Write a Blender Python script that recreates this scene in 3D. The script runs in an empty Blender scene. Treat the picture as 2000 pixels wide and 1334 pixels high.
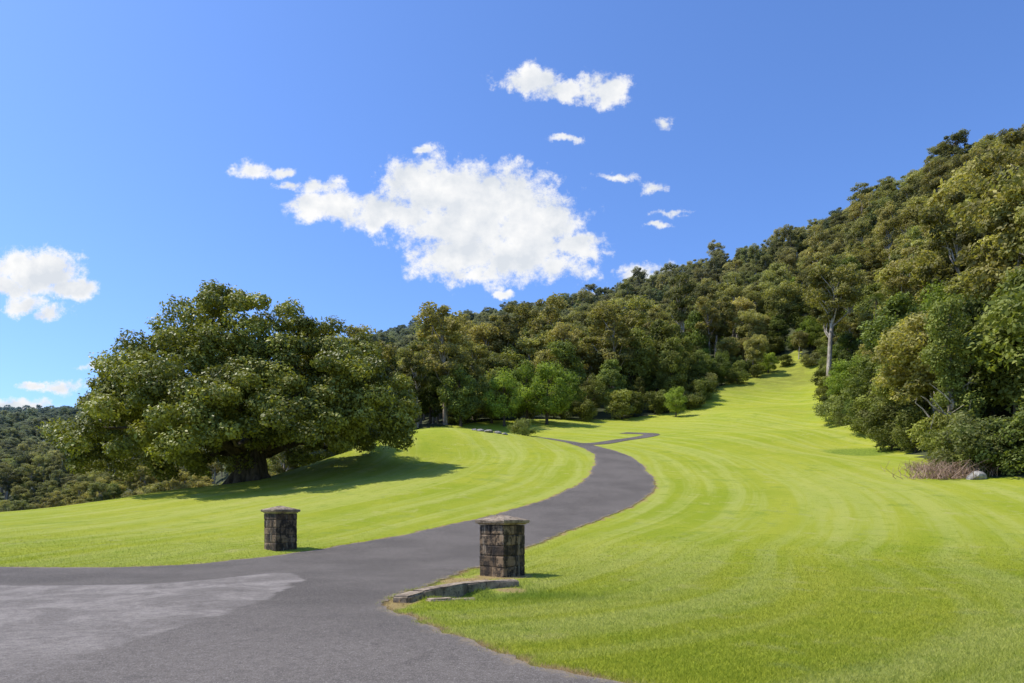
import bpy, bmesh, math, random
import numpy as np
from mathutils import Vector, Matrix
from mathutils.geometry import delaunay_2d_cdt
random.seed(7)
RNG=np.random.default_rng(7)
scene=bpy.context.scene
COL=scene.collection
F=1333.0; HZ=998.0; EYE=1.6
# ------------------------------------------------------------------ helpers
def link(o): COL.objects.link(o); return o
def survey(b,e,d):
    "bearing/elevation readings (camera lens units) and distance -> world point"
    return ((b-1000)/F*d, d, EYE+(HZ-e)/F*d)
def smooth(a,b,x):
    t=np.clip((x-a)/(b-a),0,1); return t*t*(3-2*t)
def catmull(pts,step):
    P=np.array(pts,float); out=[]
    n=len(P)
    for i in range(n-1):
        p0=P[max(i-1,0)];p1=P[i];p2=P[i+1];p3=P[min(i+2,n-1)]
        L=np.linalg.norm(p2-p1); k=max(1,int(L/step))
        for j in range(k):
            t=j/k
            m1=(p2-p0); m2=(p3-p1)
            m1=m1/max(np.linalg.norm(m1),1e-6)*L; m2=m2/max(np.linalg.norm(m2),1e-6)*L
            h00=2*t**3-3*t**2+1;h10=t**3-2*t**2+t;h01=-2*t**3+3*t**2;h11=t**3-t**2
            out.append(h00*p1+h10*m1+h01*p2+h11*m2)
    out.append(P[-1]); return np.array(out)
def inpoly(x,y,poly):
    r=np.zeros(x.shape,bool); P=np.asarray(poly); n=len(P)
    j=n-1
    for i in range(n):
        xi,yi=P[i];xj,yj=P[j]
        if yi!=yj:
            c=((yi>y)!=(yj>y))&(x<(xj-xi)*(y-yi)/(yj-yi)+xi)
            r^=c
        j=i
    return r
def distpoly(x,y,P):
    P=np.asarray(P); d=np.full(x.shape,1e9)
    for i in range(len(P)-1):
        a=P[i];b=P[i+1];ab=b-a;L=max((ab**2).sum(),1e-9)
        t=np.clip(((x-a[0])*ab[0]+(y-a[1])*ab[1])/L,0,1)
        d=np.minimum(d,(x-a[0]-t*ab[0])**2+(y-a[1]-t*ab[1])**2)
    return np.sqrt(d)
def mesh_np(name,V,Fc,k,mat=None,attrs=None,smoothf=False):
    me=bpy.data.meshes.new(name)
    V=np.asarray(V,np.float32);Fc=np.asarray(Fc,np.int32)
    me.vertices.add(len(V)); me.vertices.foreach_set('co',V.ravel())
    m=len(Fc)
    me.loops.add(m*k); me.loops.foreach_set('vertex_index',Fc.ravel())
    me.polygons.add(m)
    me.polygons.foreach_set('loop_start',np.arange(0,m*k,k,dtype=np.int32))
    me.polygons.foreach_set('loop_total',np.full(m,k,np.int32))
    if smoothf: me.polygons.foreach_set('use_smooth',np.ones(m,bool))
    me.update(calc_edges=True)
    if attrs:
        for n,a in attrs.items():
            at=me.attributes.new(n,'FLOAT','POINT'); at.data.foreach_set('value',np.asarray(a,np.float32))
    if mat: me.materials.append(mat)
    return me
# ------------------------------------------------------------------ node helper
class NT:
    def __init__(s,tree): s.t=tree; s.n=tree.nodes; s.l=tree.links
    def new(s,ty,**kw):
        nd=s.n.new(ty)
        for k,v in kw.items(): setattr(nd,k,v)
        return nd
    def set(s,sock,v):
        if isinstance(v,bpy.types.NodeSocket): s.l.new(v,sock)
        else: sock.default_value=v
    def math(s,op,a,b=0.0,c=None,clamp=False):
        nd=s.new('ShaderNodeMath',operation=op,use_clamp=clamp)
        s.set(nd.inputs[0],a); s.set(nd.inputs[1],b)
        if c is not None: s.set(nd.inputs[2],c)
        return nd.outputs[0]
    def mix(s,f,a,b,bt='MIX'):
        nd=s.new('ShaderNodeMix',data_type='RGBA',blend_type=bt)
        s.set(nd.inputs[0],f)
        for i,v in ((6,a),(7,b)):
            if isinstance(v,tuple) and len(v)==3: v=(*v,1)
            s.set(nd.inputs[i],v)
        return nd.outputs[2]
    def noise(s,vec,scale,detail=4,rough=.55,dist=0,out=0,dim='3D'):
        nd=s.new('ShaderNodeTexNoise',noise_dimensions=dim)
        if vec is not None and dim!='1D': s.l.new(vec,nd.inputs['Vector'])
        nd.inputs['Scale'].default_value=scale; nd.inputs['Detail'].default_value=detail
        nd.inputs['Roughness'].default_value=rough; nd.inputs['Distortion'].default_value=dist
        return nd.outputs[out]
    def mr(s,v,a,b,c=0.0,d=1.0,sm=True):
        nd=s.new('ShaderNodeMapRange',interpolation_type='SMOOTHSTEP' if sm else 'LINEAR')
        s.set(nd.inputs[0],v); nd.inputs[1].default_value=a;nd.inputs[2].default_value=b
        nd.inputs[3].default_value=c;nd.inputs[4].default_value=d
        return nd.outputs[0]
    def attr(s,name):
        nd=s.new('ShaderNodeAttribute',attribute_name=name); return nd.outputs['Fac']
    def bump(s,h,st,dist=0.02):
        nd=s.new('ShaderNodeBump'); nd.inputs['Strength'].default_value=st; nd.inputs['Distance'].default_value=dist
        s.l.new(h,nd.inputs['Height']); return nd.outputs[0]
def newmat(name):
    m=bpy.data.materials.new(name); m.use_nodes=True
    nt=NT(m.node_tree); b=m.node_tree.nodes['Principled BSDF']
    b.inputs['Roughness'].default_value=.85
    b.inputs['Specular IOR Level'].default_value=.3
    return m,nt,b
def pos(nt): return nt.new('ShaderNodeNewGeometry').outputs['Position']
def foliage(name,dark,light,alt,trans=.3,rough=.6,spec=.18,vmin=.42):
    m,nt,b=newmat(name)
    sh=nt.attr('shade'); rnd=nt.new('ShaderNodeObjectInfo').outputs['Random']
    p=pos(nt)
    n=nt.noise(p,.35,2)
    c=nt.mix(sh,dark,light)
    f=nt.math('MULTIPLY',rnd,.9)
    c=nt.mix(f,c,nt.mix(sh,tuple(x*.4 for x in alt),alt))
    v=nt.math('ADD',nt.math('MULTIPLY',nt.math('FRACT',nt.math('MULTIPLY',rnd,7.31)),.85),nt.mr(n,.3,.7,vmin,vmin+.5))
    vm=nt.new('ShaderNodeVectorMath',operation='SCALE'); nt.l.new(c,vm.inputs[0]); nt.l.new(v,vm.inputs['Scale'])
    c=vm.outputs[0]
    g=nt.math('FRACT',nt.math('MULTIPLY',rnd,23.7))
    c=nt.mix(nt.mr(g,.55,1.0,0,.6),c,nt.mix(1.0,c,(.82,.98,1.05),'MULTIPLY'))
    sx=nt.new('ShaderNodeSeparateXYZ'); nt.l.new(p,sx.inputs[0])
    c=nt.mix(nt.mr(sx.outputs[1],180,1000,0,.9,False),c,(.20,.28,.39))  # aerial haze painted into the leaf colour, bluer with distance
    nt.l.new(c,b.inputs['Base Color']); b.inputs['Roughness'].default_value=rough; b.inputs['Specular IOR Level'].default_value=spec
    tr=nt.new('ShaderNodeBsdfTranslucent')
    c2=nt.mix(1.0,c,(1.25,1.3,.5),'MULTIPLY'); nt.l.new(c2,tr.inputs[0])
    mx=nt.new('ShaderNodeMixShader'); mx.inputs[0].default_value=trans
    nt.l.new(b.outputs[0],mx.inputs[1]); nt.l.new(tr.outputs[0],mx.inputs[2])
    nt.l.new(mx.outputs[0],m.node_tree.nodes['Material Output'].inputs[0])
    return m
# ------------------------------------------------------------------ terrain heights
ctl=[]
for x in (-120,-60,-35,-20,-10,0,10,20,35,60,120):
    for y in (-80,-25,0,10,17): ctl.append((x,y,0.0))
def C(b,e,d): ctl.append(survey(b,e,d))
for (x,d,z) in [(-2.5,25,.3),(-.3,30,.8),(2.9,35,1.6),(5.6,40,2.6),(7.1,45.5,3.7),(7.8,50,4.5),(8.5,55,5.5),(8.7,61,6.7),(7.4,68,8.05),(5,75,9.3),(3.4,80,10.2),(-4,90,11.3),
                (-8,24,.3),(-12,30,.9),(-6,36,1.9),(-14,42,2.7),(-2,46,3.9),(-22,36,1.5),
                (14,28,.5),(22,30,.8),(32,32,1.3),(16,40,2.6),(26,42,3.0),(20,55,5.3),(28,60,6.3),(22,72,8.8),(34,80,11.2),
                (60,25,1.5),(120,20,4)]:
    ctl.append((x,d,z))
for b,e,d in [(600,908,58),(700,870,66),(830,836,76),(910,837,75),(1000,848,71),(500,938,54),(400,952,52),(300,963,50),(150,985,44),(0,1002,38),(-150,1008,37),(750,905,56),(900,890,60)]: C(b,e,d)
for x,y,z in [(-24,66,3),(-32,62,0),(-40,60,-3),(-45,48,-3),(-60,40,-5),(-120,40,-15),(-40,85,-5),(-60,100,-19),(-110,140,-26),(-22,85,8),(-160,60,-25),(-150,200,-14),(-225,300,9),(-300,400,22),(-260,420,25),(-400,400,28)]:
    ctl.append((x,y,z))
for b,e,d in [(1900,935,46),(2000,944,42),(1860,918,50),(1760,886,62),(1700,862,72),(1640,838,88),(1615,802,105),(1620,768,120),(1615,737,140),(1545,702,160),(1470,738,146),(1400,766,132),(1330,808,116),(1200,823,110),(1080,822,106),(1500,800,106),(1500,840,84),(1350,835,95),(1200,845,90),(950,826,100),(870,828,98),(760,835,95),
              (1700,650,150),(1700,530,220),(1700,440,300),(1800,400,270),(1880,365,240),(1600,500,330),(1500,640,200),(1500,600,270),(1480,540,370),(1400,562,400),
              (1300,740,160),(1300,690,260),(1250,628,480),(1100,755,170),(1100,635,560),(1100,715,280),(950,775,140),(950,740,250),(930,645,620),(800,800,150),(800,765,300),(780,675,700),
              (600,850,150),(600,800,350),(600,730,700),(400,850,200),(400,810,600),(200,825,1000),(0,834,1350),(250,820,1350),(-150,828,1350),(500,795,1200)]: C(b,e,d)
for x,y,z in [(52,70,18),(70,70,29),(57,85,24),(85,120,48),(60,50,16),(90,50,34),(120,90,60),(142,200,90),(190,150,102),(220,230,115),(150,40,55),(300,120,130),
              (260,420,95),(150,600,105),(0,850,120),(-150,950,110),(400,600,90),(0,1500,90),(1500,1500,60),(-1500,1500,110),(1500,0,90),(-1500,0,-20),(0,4000,60),(-3500,4000,60),(3500,4000,60),(0,-1500,-10),(3500,-1500,0),(-3500,-1500,0)]:
    ctl.append((x,y,z))
ctl=np.array(ctl)
CK=4.0
n=len(ctl)
A=np.sqrt(((ctl[:,None,:2]-ctl[None,:,:2])**2).sum(-1)+CK*CK)
Pm=np.c_[np.ones(n),ctl[:,:2]/100]
M=np.block([[A-np.eye(n)*0.35,Pm],[Pm.T,np.zeros((3,3))]])
sol=np.linalg.solve(M,np.r_[ctl[:,2],0,0,0])
W,PC=sol[:n],sol[n:]
def H(x,y):
    x=np.atleast_1d(np.asarray(x,float));y=np.atleast_1d(np.asarray(y,float))
    z=PC[0]+PC[1]*x/100+PC[2]*y/100
    for i in range(n):
        z=z+W[i]*np.sqrt((x-ctl[i,0])**2+(y-ctl[i,1])**2+CK*CK)
    near=np.maximum(smooth(15,25,y),smooth(45,90,np.abs(x)))
    z=z*near
    z=z-.38*np.exp(-(((x+.62)/.74)**2+((y-13.2)/.55)**2)**1.5)-.12*np.exp(-(((x-.6)/1.3)**2+((y-13.6)/.8)**2))
    return z
def h1(x,y): return float(H(x,y)[0])
# ------------------------------------------------------------------ outlines
lawn_poly=[(-160,-90),(160,-90),(160,18),(60,34),(40,40),(34,43),(31.8,46),(32.5,51),(35.5,61),(38.5,72),(42.5,87),(48.5,104),(58,124),(66,143),(69,166),(54,155),(41,137),(29,118.5),(17,112.5),(6.5,109),(-3,104),(-9,96),(-15,88),(-17,78),(-19,66),(-24,58),(-30,51),(-33,45),(-36,39),(-60,30),(-160,28)]
right_edge=[(-2.2,12.2),(-2.0,13.4),(-1.75,15),(-1.15,18.3),(-.4,21),(.55,24.7),(2.7,30),(5.6,35),(8.1,40),(9.4,45),(9.9,50),(10.3,55),(10.1,61),(8.7,68),(6.8,75),(4.2,80),(0,86.5),(-7,93)]
left_edge=[(-9,89.5),(-2.5,84),(3.0,77.5),(5.7,70),(7.2,62),(6.7,55),(5.8,50),(4.8,45),(2.85,40),(0,35),(-3.3,30),(-5.7,25.6),(-7.2,23.0),(-8.25,21.2),(-9.4,19.7),(-11.2,19.0),(-14.3,19),(-30,20.5),(-70,25)]
front_edge=[(45,-1.5),(14,1.2),(5,3.4),(2.6,4.9),(.87,6.4),(.2,7.2),(-.65,8.6),(-1.5,10),(-2.1,11.3),(-2.2,12.2)]
outer=np.array([(-70,-35),(45,-35)],float)
eR=catmull(front_edge[:-1]+right_edge,.16); eL=catmull(left_edge,.2)
def jitter(P,a):
    s=np.cumsum(np.r_[0,np.linalg.norm(np.diff(P,axis=0),axis=1)])
    t=np.gradient(P,axis=0); t/=np.maximum(np.linalg.norm(t,axis=1,keepdims=True),1e-6)
    nrm=np.c_[-t[:,1],t[:,0]]
    w=sum(np.sin(s*f+p)*q for f,p,q in [(1.1,.3,.8),(2.7,1.7,.5),(6.1,.9,.4),(13.3,2.2,.3)])
    w=w+RNG.normal(0,.45,len(P))
    return P+nrm*(w*a)[:,None]
eR=jitter(eR,.065); eL=jitter(eL,.065)
asphalt=np.vstack([eR,eL,outer])
road_mid=catmull([(-5,19),(-3,23.5),(-.3,30),(2.9,35),(5.5,40),(7.1,45),(7.8,50),(8.5,55),(8.7,61),(7.3,68.5),(5,76),(1,83.5),(-8,91.2)],1.0)
# ------------------------------------------------------------------ materials
def lawn_nodes(nt,b,blade=False):
    p=pos(nt)
    n1=nt.noise(p,.22,4); n2=nt.noise(p,1.7,5,.65); n3=nt.noise(p,28,3,.7); n4=nt.noise(p,.07,3)
    c=nt.mix(nt.mr(n1,.35,.65),(.300,.350,.022),(.390,.405,.034))
    c=nt.mix(nt.mr(n4,.42,.62,0,.7),c,(.43,.43,.05))
    rd=nt.attr('rd')
    mp=nt.new('ShaderNodeCombineXYZ'); nt.l.new(rd,mp.inputs[0])
    sx=nt.new('ShaderNodeSeparateXYZ'); nt.l.new(p,sx.inputs[0])
    nt.l.new(nt.math('MULTIPLY',sx.outputs[1],.05),mp.inputs[1])
    st=nt.noise(mp.outputs[0],.75,5,.65,.3)
    c=nt.mix(nt.mr(st,.42,.62,0,.55),c,(.50,.50,.14))
    wv=nt.math('SINE',nt.math('MULTIPLY',nt.math('ADD',rd,nt.math('MULTIPLY',n1,3.0)),2.6))
    c=nt.mix(nt.mr(wv,-.8,.8,0,.16),c,(.24,.32,.018))
    c=nt.mix(nt.mr(n2,.50,.75,0,.6),c,(.21,.29,.016))
    c=nt.mix(nt.mr(nt.noise(p,.9,5,.7),.54,.70,0,.6),c,(.52,.47,.17))
    c=nt.mix(nt.mr(nt.noise(p,.45,5,.7),.56,.70,0,.55),c,(.19,.28,.02))
    c=nt.mix(nt.mr(n3,.3,.7,0,.4),c,(.20,.265,.014))
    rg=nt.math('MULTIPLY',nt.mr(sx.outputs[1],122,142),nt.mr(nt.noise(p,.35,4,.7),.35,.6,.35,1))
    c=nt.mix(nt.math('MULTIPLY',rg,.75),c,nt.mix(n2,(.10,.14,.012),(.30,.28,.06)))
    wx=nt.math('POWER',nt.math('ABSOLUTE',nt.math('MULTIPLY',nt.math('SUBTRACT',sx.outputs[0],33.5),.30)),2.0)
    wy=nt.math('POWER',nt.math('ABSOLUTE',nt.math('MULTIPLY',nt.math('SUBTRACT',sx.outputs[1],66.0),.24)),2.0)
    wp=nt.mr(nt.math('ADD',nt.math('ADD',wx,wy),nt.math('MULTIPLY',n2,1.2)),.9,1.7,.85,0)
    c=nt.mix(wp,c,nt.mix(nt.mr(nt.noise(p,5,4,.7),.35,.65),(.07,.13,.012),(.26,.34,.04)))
    e=nt.attr('edge')
    ef=nt.math('ADD',e,nt.math('MULTIPLY',nt.math('SUBTRACT',n2,.5),1.9))
    c=nt.mix(nt.mr(ef,.5,.95,0,.85),c,nt.mix(n3,(.27,.16,.07),(.56,.40,.19)))
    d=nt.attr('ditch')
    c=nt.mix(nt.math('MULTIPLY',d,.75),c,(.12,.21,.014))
    return c,n3,n2
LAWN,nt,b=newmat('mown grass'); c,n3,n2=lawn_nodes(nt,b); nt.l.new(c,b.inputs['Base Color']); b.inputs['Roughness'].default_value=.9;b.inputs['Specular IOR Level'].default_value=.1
p=pos(nt); hb=nt.math('ADD',nt.noise(p,45,3,.8),nt.math('MULTIPLY',nt.noise(p,6,4,.7),1.2)); nt.l.new(nt.bump(hb,.75,.07),b.inputs['Normal'])
BLADE,nt,b=newmat('grass blades'); c,_,_=lawn_nodes(nt,b)
sh=nt.attr('shade'); c=nt.mix(sh,nt.mix(1.0,c,(.75,.82,.75),'MULTIPLY'),nt.mix(1.0,c,(1.5,1.4,2.2),'MULTIPLY'))
nt.l.new(c,b.inputs['Base Color']); b.inputs['Specular IOR Level'].default_value=.15
tr=nt.new('ShaderNodeBsdfTranslucent'); nt.l.new(c,tr.inputs[0]); mx=nt.new('ShaderNodeMixShader'); mx.inputs[0].default_value=.45
nt.l.new(b.outputs[0],mx.inputs[1]);nt.l.new(tr.outputs[0],mx.inputs[2]);nt.l.new(mx.outputs[0],BLADE.node_tree.nodes['Material Output'].inputs[0])
HILL,nt,b=newmat('forest floor'); p=pos(nt)
c=nt.mix(nt.mr(nt.noise(p,.15,5,.7),.35,.65),(.03,.042,.014),(.08,.09,.035)); 
sx=nt.new('ShaderNodeSeparateXYZ'); nt.l.new(p,sx.inputs[0]); c=nt.mix(nt.mr(sx.outputs[1],250,1200,0,.8,False),c,(.14,.20,.27))  # distance haze mixed into the ground colour as a blue tint
nt.l.new(c,b.inputs['Base Color'])
nt.l.new(nt.bump(nt.noise(p,.6,5,.7),1,.6),b.inputs['Normal'])
ASPH,nt,b=newmat('asphalt'); p=pos(nt)
fine=nt.noise(p,75,3,.85); med=nt.noise(p,9,5,.7); big=nt.noise(p,.35,4,.6)
c=nt.mix(nt.mr(big,.35,.65),(.094,.080,.066),(.140,.120,.100))
sx=nt.new('ShaderNodeSeparateXYZ'); nt.l.new(p,sx.inputs[0]); X,Y=sx.outputs[0],sx.outputs[1]
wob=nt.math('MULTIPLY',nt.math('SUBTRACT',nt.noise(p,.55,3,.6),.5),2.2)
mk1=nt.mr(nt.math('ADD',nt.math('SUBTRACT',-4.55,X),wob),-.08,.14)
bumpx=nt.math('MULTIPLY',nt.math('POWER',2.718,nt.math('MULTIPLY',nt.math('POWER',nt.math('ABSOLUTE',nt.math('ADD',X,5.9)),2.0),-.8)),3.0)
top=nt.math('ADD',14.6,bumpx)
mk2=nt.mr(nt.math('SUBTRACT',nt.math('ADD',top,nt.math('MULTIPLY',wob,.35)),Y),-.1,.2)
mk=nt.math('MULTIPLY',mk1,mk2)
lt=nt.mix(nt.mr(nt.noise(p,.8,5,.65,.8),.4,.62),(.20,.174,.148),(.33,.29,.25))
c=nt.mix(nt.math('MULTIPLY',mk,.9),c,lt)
nearf=nt.mr(Y,6,13,.5,0)
c=nt.mix(nearf,c,(.23,.20,.17))
c=nt.mix(nt.mr(med,.35,.7,.0,.45),c,(.070,.059,.049))
c=nt.mix(nt.mr(nt.noise(p,1.3,5,.7,1.2),.55,.68,0,.35),c,(.062,.052,.045))
c=nt.mix(nt.mr(fine,.54,.66,0,.8),c,(.46,.41,.35))
c=nt.mix(nt.mr(fine,.34,.46,.7,0),c,(.03,.026,.023))
e=nt.attr('edge'); c=nt.mix(nt.mr(nt.math('ADD',e,nt.math('MULTIPLY',nt.math('SUBTRACT',med,.5),1.4)),.6,1.0,0,.6),c,(.32,.25,.16))
nt.l.new(c,b.inputs['Base Color']); b.inputs['Roughness'].default_value=.9;b.inputs['Specular IOR Level'].default_value=.2
nt.l.new(nt.bump(nt.math('ADD',fine,nt.math('MULTIPLY',med,.6)),.8,.014),b.inputs['Normal'])
STONE,nt,b=newmat('weathered sandstone'); p=pos(nt)
blk=nt.attr('shade')
s1=nt.noise(p,4.5,6,.7); s2=nt.noise(p,22,5,.7)
mpv=nt.new('ShaderNodeMapping'); nt.l.new(p,mpv.inputs[0]); mpv.inputs['Scale'].default_value=(7,7,1.1)
strk=nt.noise(mpv.outputs[0],1.2,5,.65)
c=nt.mix(blk,(.085,.055,.032),(.27,.18,.10))
c=nt.mix(nt.mr(s1,.44,.56,0,.92),c,(.026,.019,.014))
c=nt.mix(nt.mr(strk,.55,.68,0,.7),c,(.34,.265,.18))
c=nt.mix(nt.mr(strk,.36,.47,.8,0),c,(.020,.015,.012))
c=nt.mix(nt.mr(s2,.58,.70,0,.4),c,(.40,.33,.24))
nt.l.new(c,b.inputs['Base Color']); nt.l.new(nt.bump(nt.math('ADD',s2,s1),.9,.03),b.inputs['Normal'])
CAP,nt,b=newmat('grey capstone'); p=pos(nt)
c=nt.mix(nt.mr(nt.noise(p,4,6,.7),.35,.65),(.17,.125,.08),(.40,.31,.21)); c=nt.mix(nt.mr(nt.noise(p,14,5,.7),.52,.66,0,.85),c,(.06,.045,.034))
nt.l.new(c,b.inputs['Base Color']); nt.l.new(nt.bump(nt.noise(p,25,5,.7),.7,.02),b.inputs['Normal'])
def bark(name,a,bb):
    m,nt,b=newmat(name); p=pos(nt); mp=nt.new('ShaderNodeMapping'); nt.l.new(p,mp.inputs[0]); mp.inputs['Scale'].default_value=(3,3,.6)
    c=nt.mix(nt.mr(nt.noise(mp.outputs[0],1.5,5,.7),.35,.65),a,bb); nt.l.new(c,b.inputs['Base Color']); nt.l.new(nt.bump(nt.noise(mp.outputs[0],5,4,.7),.6,.05),b.inputs['Normal']); return m
BARKP=bark('pale bark',(.18,.145,.11),(.50,.43,.34)); BARKD=bark('dark bark',(.045,.035,.024),(.13,.10,.07))
ROCK=bark('rock',(.14,.125,.11),(.40,.37,.33)); TWIG=bark('dry twigs',(.25,.15,.10),(.48,.33,.24))
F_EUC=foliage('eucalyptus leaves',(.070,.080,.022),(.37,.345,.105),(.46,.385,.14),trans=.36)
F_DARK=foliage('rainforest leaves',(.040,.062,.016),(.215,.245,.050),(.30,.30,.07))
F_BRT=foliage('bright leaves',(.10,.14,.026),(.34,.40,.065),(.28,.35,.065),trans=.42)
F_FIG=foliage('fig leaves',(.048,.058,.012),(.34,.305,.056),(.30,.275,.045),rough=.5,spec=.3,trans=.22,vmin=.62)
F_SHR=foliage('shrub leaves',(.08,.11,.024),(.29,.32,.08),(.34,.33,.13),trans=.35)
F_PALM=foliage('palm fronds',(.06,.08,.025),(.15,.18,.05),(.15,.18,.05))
# ------------------------------------------------------------------ ground sheets
def axis(lo,segs):
    out=[lo]
    for end,step in segs:
        k=max(1,int(round((end-out[-1])/step))); out+=list(np.linspace(out[-1],end,k+1)[1:])
    return np.array(out)
xs=axis(-60,[(-16,1.0),(-4,.45),(3,.15),(24,.45),(75,1.0)])
ys=axis(2,[(5,.5),(20,.15),(70,.45),(170,.9)])
def grow(a,lim,sgn,f=1.13,s0=1.2):
    out=[];v=a;s=s0
    while abs(v)<lim: v=v+sgn*s; s*=f; out.append(v)
    return out
xs=np.array(grow(xs[0],3500,-1)[::-1]+list(xs)+grow(xs[-1],3500,1))
ys=np.array(grow(ys[0],1200,-1,1.3)[::-1]+list(ys)+grow(ys[-1],4000,1,1.08))
GX,GY=np.meshgrid(xs,ys); gx=GX.ravel();gy=GY.ravel()
gz=H(gx,gy)
nx,ny=len(xs),len(ys)
ii=(np.arange(ny-1)[:,None]*nx+np.arange(nx-1)[None,:]).ravel()
quads=np.c_[ii,ii+1,ii+1+nx,ii+nx]
cx=gx[quads].mean(1);cy=gy[quads].mean(1)
inl=inpoly(cx,cy,lawn_poly)
nearv=(gy>0)&(gy<110)&(gx>-40)&(gx<40)
rd=distpoly(gx,gy,road_mid)
def edgeval(x,y,P,w):
    d=distpoly(x,y,P); return np.clip(1-d/w,0,1)
edge=np.zeros(gx.shape); m_=nearv
eRc=eR[::4];eLc=eL[::3]
edge[m_]=np.maximum(edgeval(gx[m_],gy[m_],eRc,.5),edgeval(gx[m_],gy[m_],eLc,.4))
def litter(x,y):
    a=np.exp(-(((x+1.0)/.75)**2+((y-15.3)/1.2)**2))*1.5
    b=np.exp(-(((x+1.9)/.35)**2+((y-12)/1.2)**2))*1.1
    c=np.exp(-(np.hypot(x+.24,y-16.7)/.85)**4)*1.2
    d=np.exp(-(((x+.1)/.45)**2+((y-14.2)/.3)**2))*1.2
    return np.maximum(np.maximum(a,b),np.maximum(c,d))
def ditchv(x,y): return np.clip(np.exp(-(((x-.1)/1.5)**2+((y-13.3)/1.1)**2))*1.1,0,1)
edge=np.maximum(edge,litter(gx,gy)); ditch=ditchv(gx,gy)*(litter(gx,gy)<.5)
V=np.c_[gx,gy,gz]
def sub(mask,name,mat):
    q=quads[mask]; u,inv=np.unique(q,return_inverse=True)
    me=mesh_np(name,V[u],inv.reshape(q.shape),4,mat,{'rd':rd[u],'edge':edge[u],'ditch':ditch[u]},True)
    o=link(bpy.data.objects.new(name,me)); o['kind']='structure'; return o
def meta(o,label,cat,group=None):
    o['label']=label;o['category']=cat
    if group:o['group']=group
    return o
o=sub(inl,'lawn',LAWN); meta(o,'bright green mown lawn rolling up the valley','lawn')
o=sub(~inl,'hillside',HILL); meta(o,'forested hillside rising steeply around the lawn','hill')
def drape(name,outline,step,ymin,lift):
    OX=[Vector((float(a),float(b_))) for a,b_ in outline]; no=len(OX)
    bx0,bx1=outline[:,0].min(),outline[:,0].max(); by1=outline[:,1].max()
    xx,yy_=np.meshgrid(np.arange(max(bx0,-16),min(bx1,24),step),np.arange(ymin,by1,step)); xx=xx.ravel();yy_=yy_.ravel()
    k_=inpoly(xx,yy_,outline); xx,yy_=xx[k_],yy_[k_]
    k_=distpoly(xx,yy_,np.vstack([outline,outline[:1]]))>.2; xx,yy_=xx[k_],yy_[k_]
    pts_=OX+[Vector((float(a),float(b_))) for a,b_ in zip(xx,yy_)]
    vo,eo,fo,_,_,_=delaunay_2d_cdt(pts_,[(i,(i+1)%no) for i in range(no)],[],1,1e-5)
    co=np.array([(v.x,v.y) for v in vo]); tri=np.array([f_ for f_ in fo if len(f_)==3])
    cc=co[tri].mean(1); tri=tri[inpoly(cc[:,0],cc[:,1],outline)]
    a=co[tri[:,0]];b_=co[tri[:,1]];c_=co[tri[:,2]]
    sgn=(b_[:,0]-a[:,0])*(c_[:,1]-a[:,1])-(b_[:,1]-a[:,1])*(c_[:,0]-a[:,0])
    tri[sgn<0]=tri[sgn<0][:,::-1]
    hz=H(co[:,0],co[:,1]); hz[co[:,1]<15.5]=0
    ed=np.maximum(edgeval(co[:,0],co[:,1],eRc,.3),edgeval(co[:,0],co[:,1],eLc,.3))
    return mesh_np(name,np.c_[co,hz+lift],tri,3,ASPH,{'edge':ed},True)
o=link(bpy.data.objects.new('driveway',drape('driveway',asphalt,.6,5,.02))); o['kind']='structure'; meta(o,'dark asphalt driveway curving up through the lawn','driveway')
pc=catmull([(7.6,71),(9.2,73),(12.3,78),(16.2,82.5),(17.4,86),(14.5,89)],.8)
t=np.gradient(pc,axis=0);t/=np.linalg.norm(t,axis=1,keepdims=True);nn=np.c_[-t[:,1],t[:,0]]
w=1.0
L=pc+nn*w;R=pc-nn*w
PV=np.vstack([L,pc,R]);k=len(pc)
pz=H(PV[:,0],PV[:,1])+.034
q=[(i+k,i+k+1,i+1,i) for i in range(k-1)]+[(i+2*k,i+2*k+1,i+k+1,i+k) for i in range(k-1)]
o=link(bpy.data.objects.new('path',mesh_np('path',np.c_[PV,pz],q,4,ASPH,{'edge':np.zeros(len(PV))},True)));o['kind']='structure'; meta(o,'narrow grey path branching off the driveway','path')
# ------------------------------------------------------------------ grass blades
N=460000
ang=RNG.uniform(-.80,.80,N); d=5.2*np.exp(RNG.uniform(0,np.log(32/5.2),N))
bx=ang*d; by=d
keep=inpoly(bx,by,lawn_poly)&(RNG.random(N)>smooth(20,32,d))
bx,by=bx[keep],by[keep]
ne=26000
ie=RNG.integers(0,len(eR)-1,ne); fr=eR[ie]+RNG.normal(0,.05,(ne,2)); fr=fr[(fr[:,1]>4)&(fr[:,1]<45)]
il=RNG.integers(0,len(eL)-1,ne//2); fl=eL[il]+RNG.normal(0,.05,(ne//2,2)); fl=fl[(fl[:,1]>4)&(fl[:,1]<45)&(fl[:,0]>-20)]
inn=inpoly(bx,by,asphalt)
bx,by=bx[~inn],by[~inn]
keep=~((RNG.random(len(bx))<.8)&(litter(bx,by)>.55))
bx,by=bx[keep],by[keep]
bx=np.r_[bx,fr[:,0],fl[:,0]];by=np.r_[by,fr[:,1],fl[:,1]]
rdv=distpoly(bx,by,road_mid); dist=by
ed=np.maximum(np.maximum(edgeval(bx,by,eRc,.5),edgeval(bx,by,eLc,.4))*.85,litter(bx,by)); dt=ditchv(bx,by)*(litter(bx,by)<.5)
n_=len(bx); bz=H(bx,by)
tall=RNG.random(n_)**6*.05*(ed>.3)
hgt=RNG.uniform(.014,.036,n_)*(1+dt*3.0)+tall; wd=.003+.00022*dist
a=RNG.uniform(0,2*np.pi,n_); lean=RNG.normal(0,.9,(n_,2))*hgt[:,None]
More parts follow.
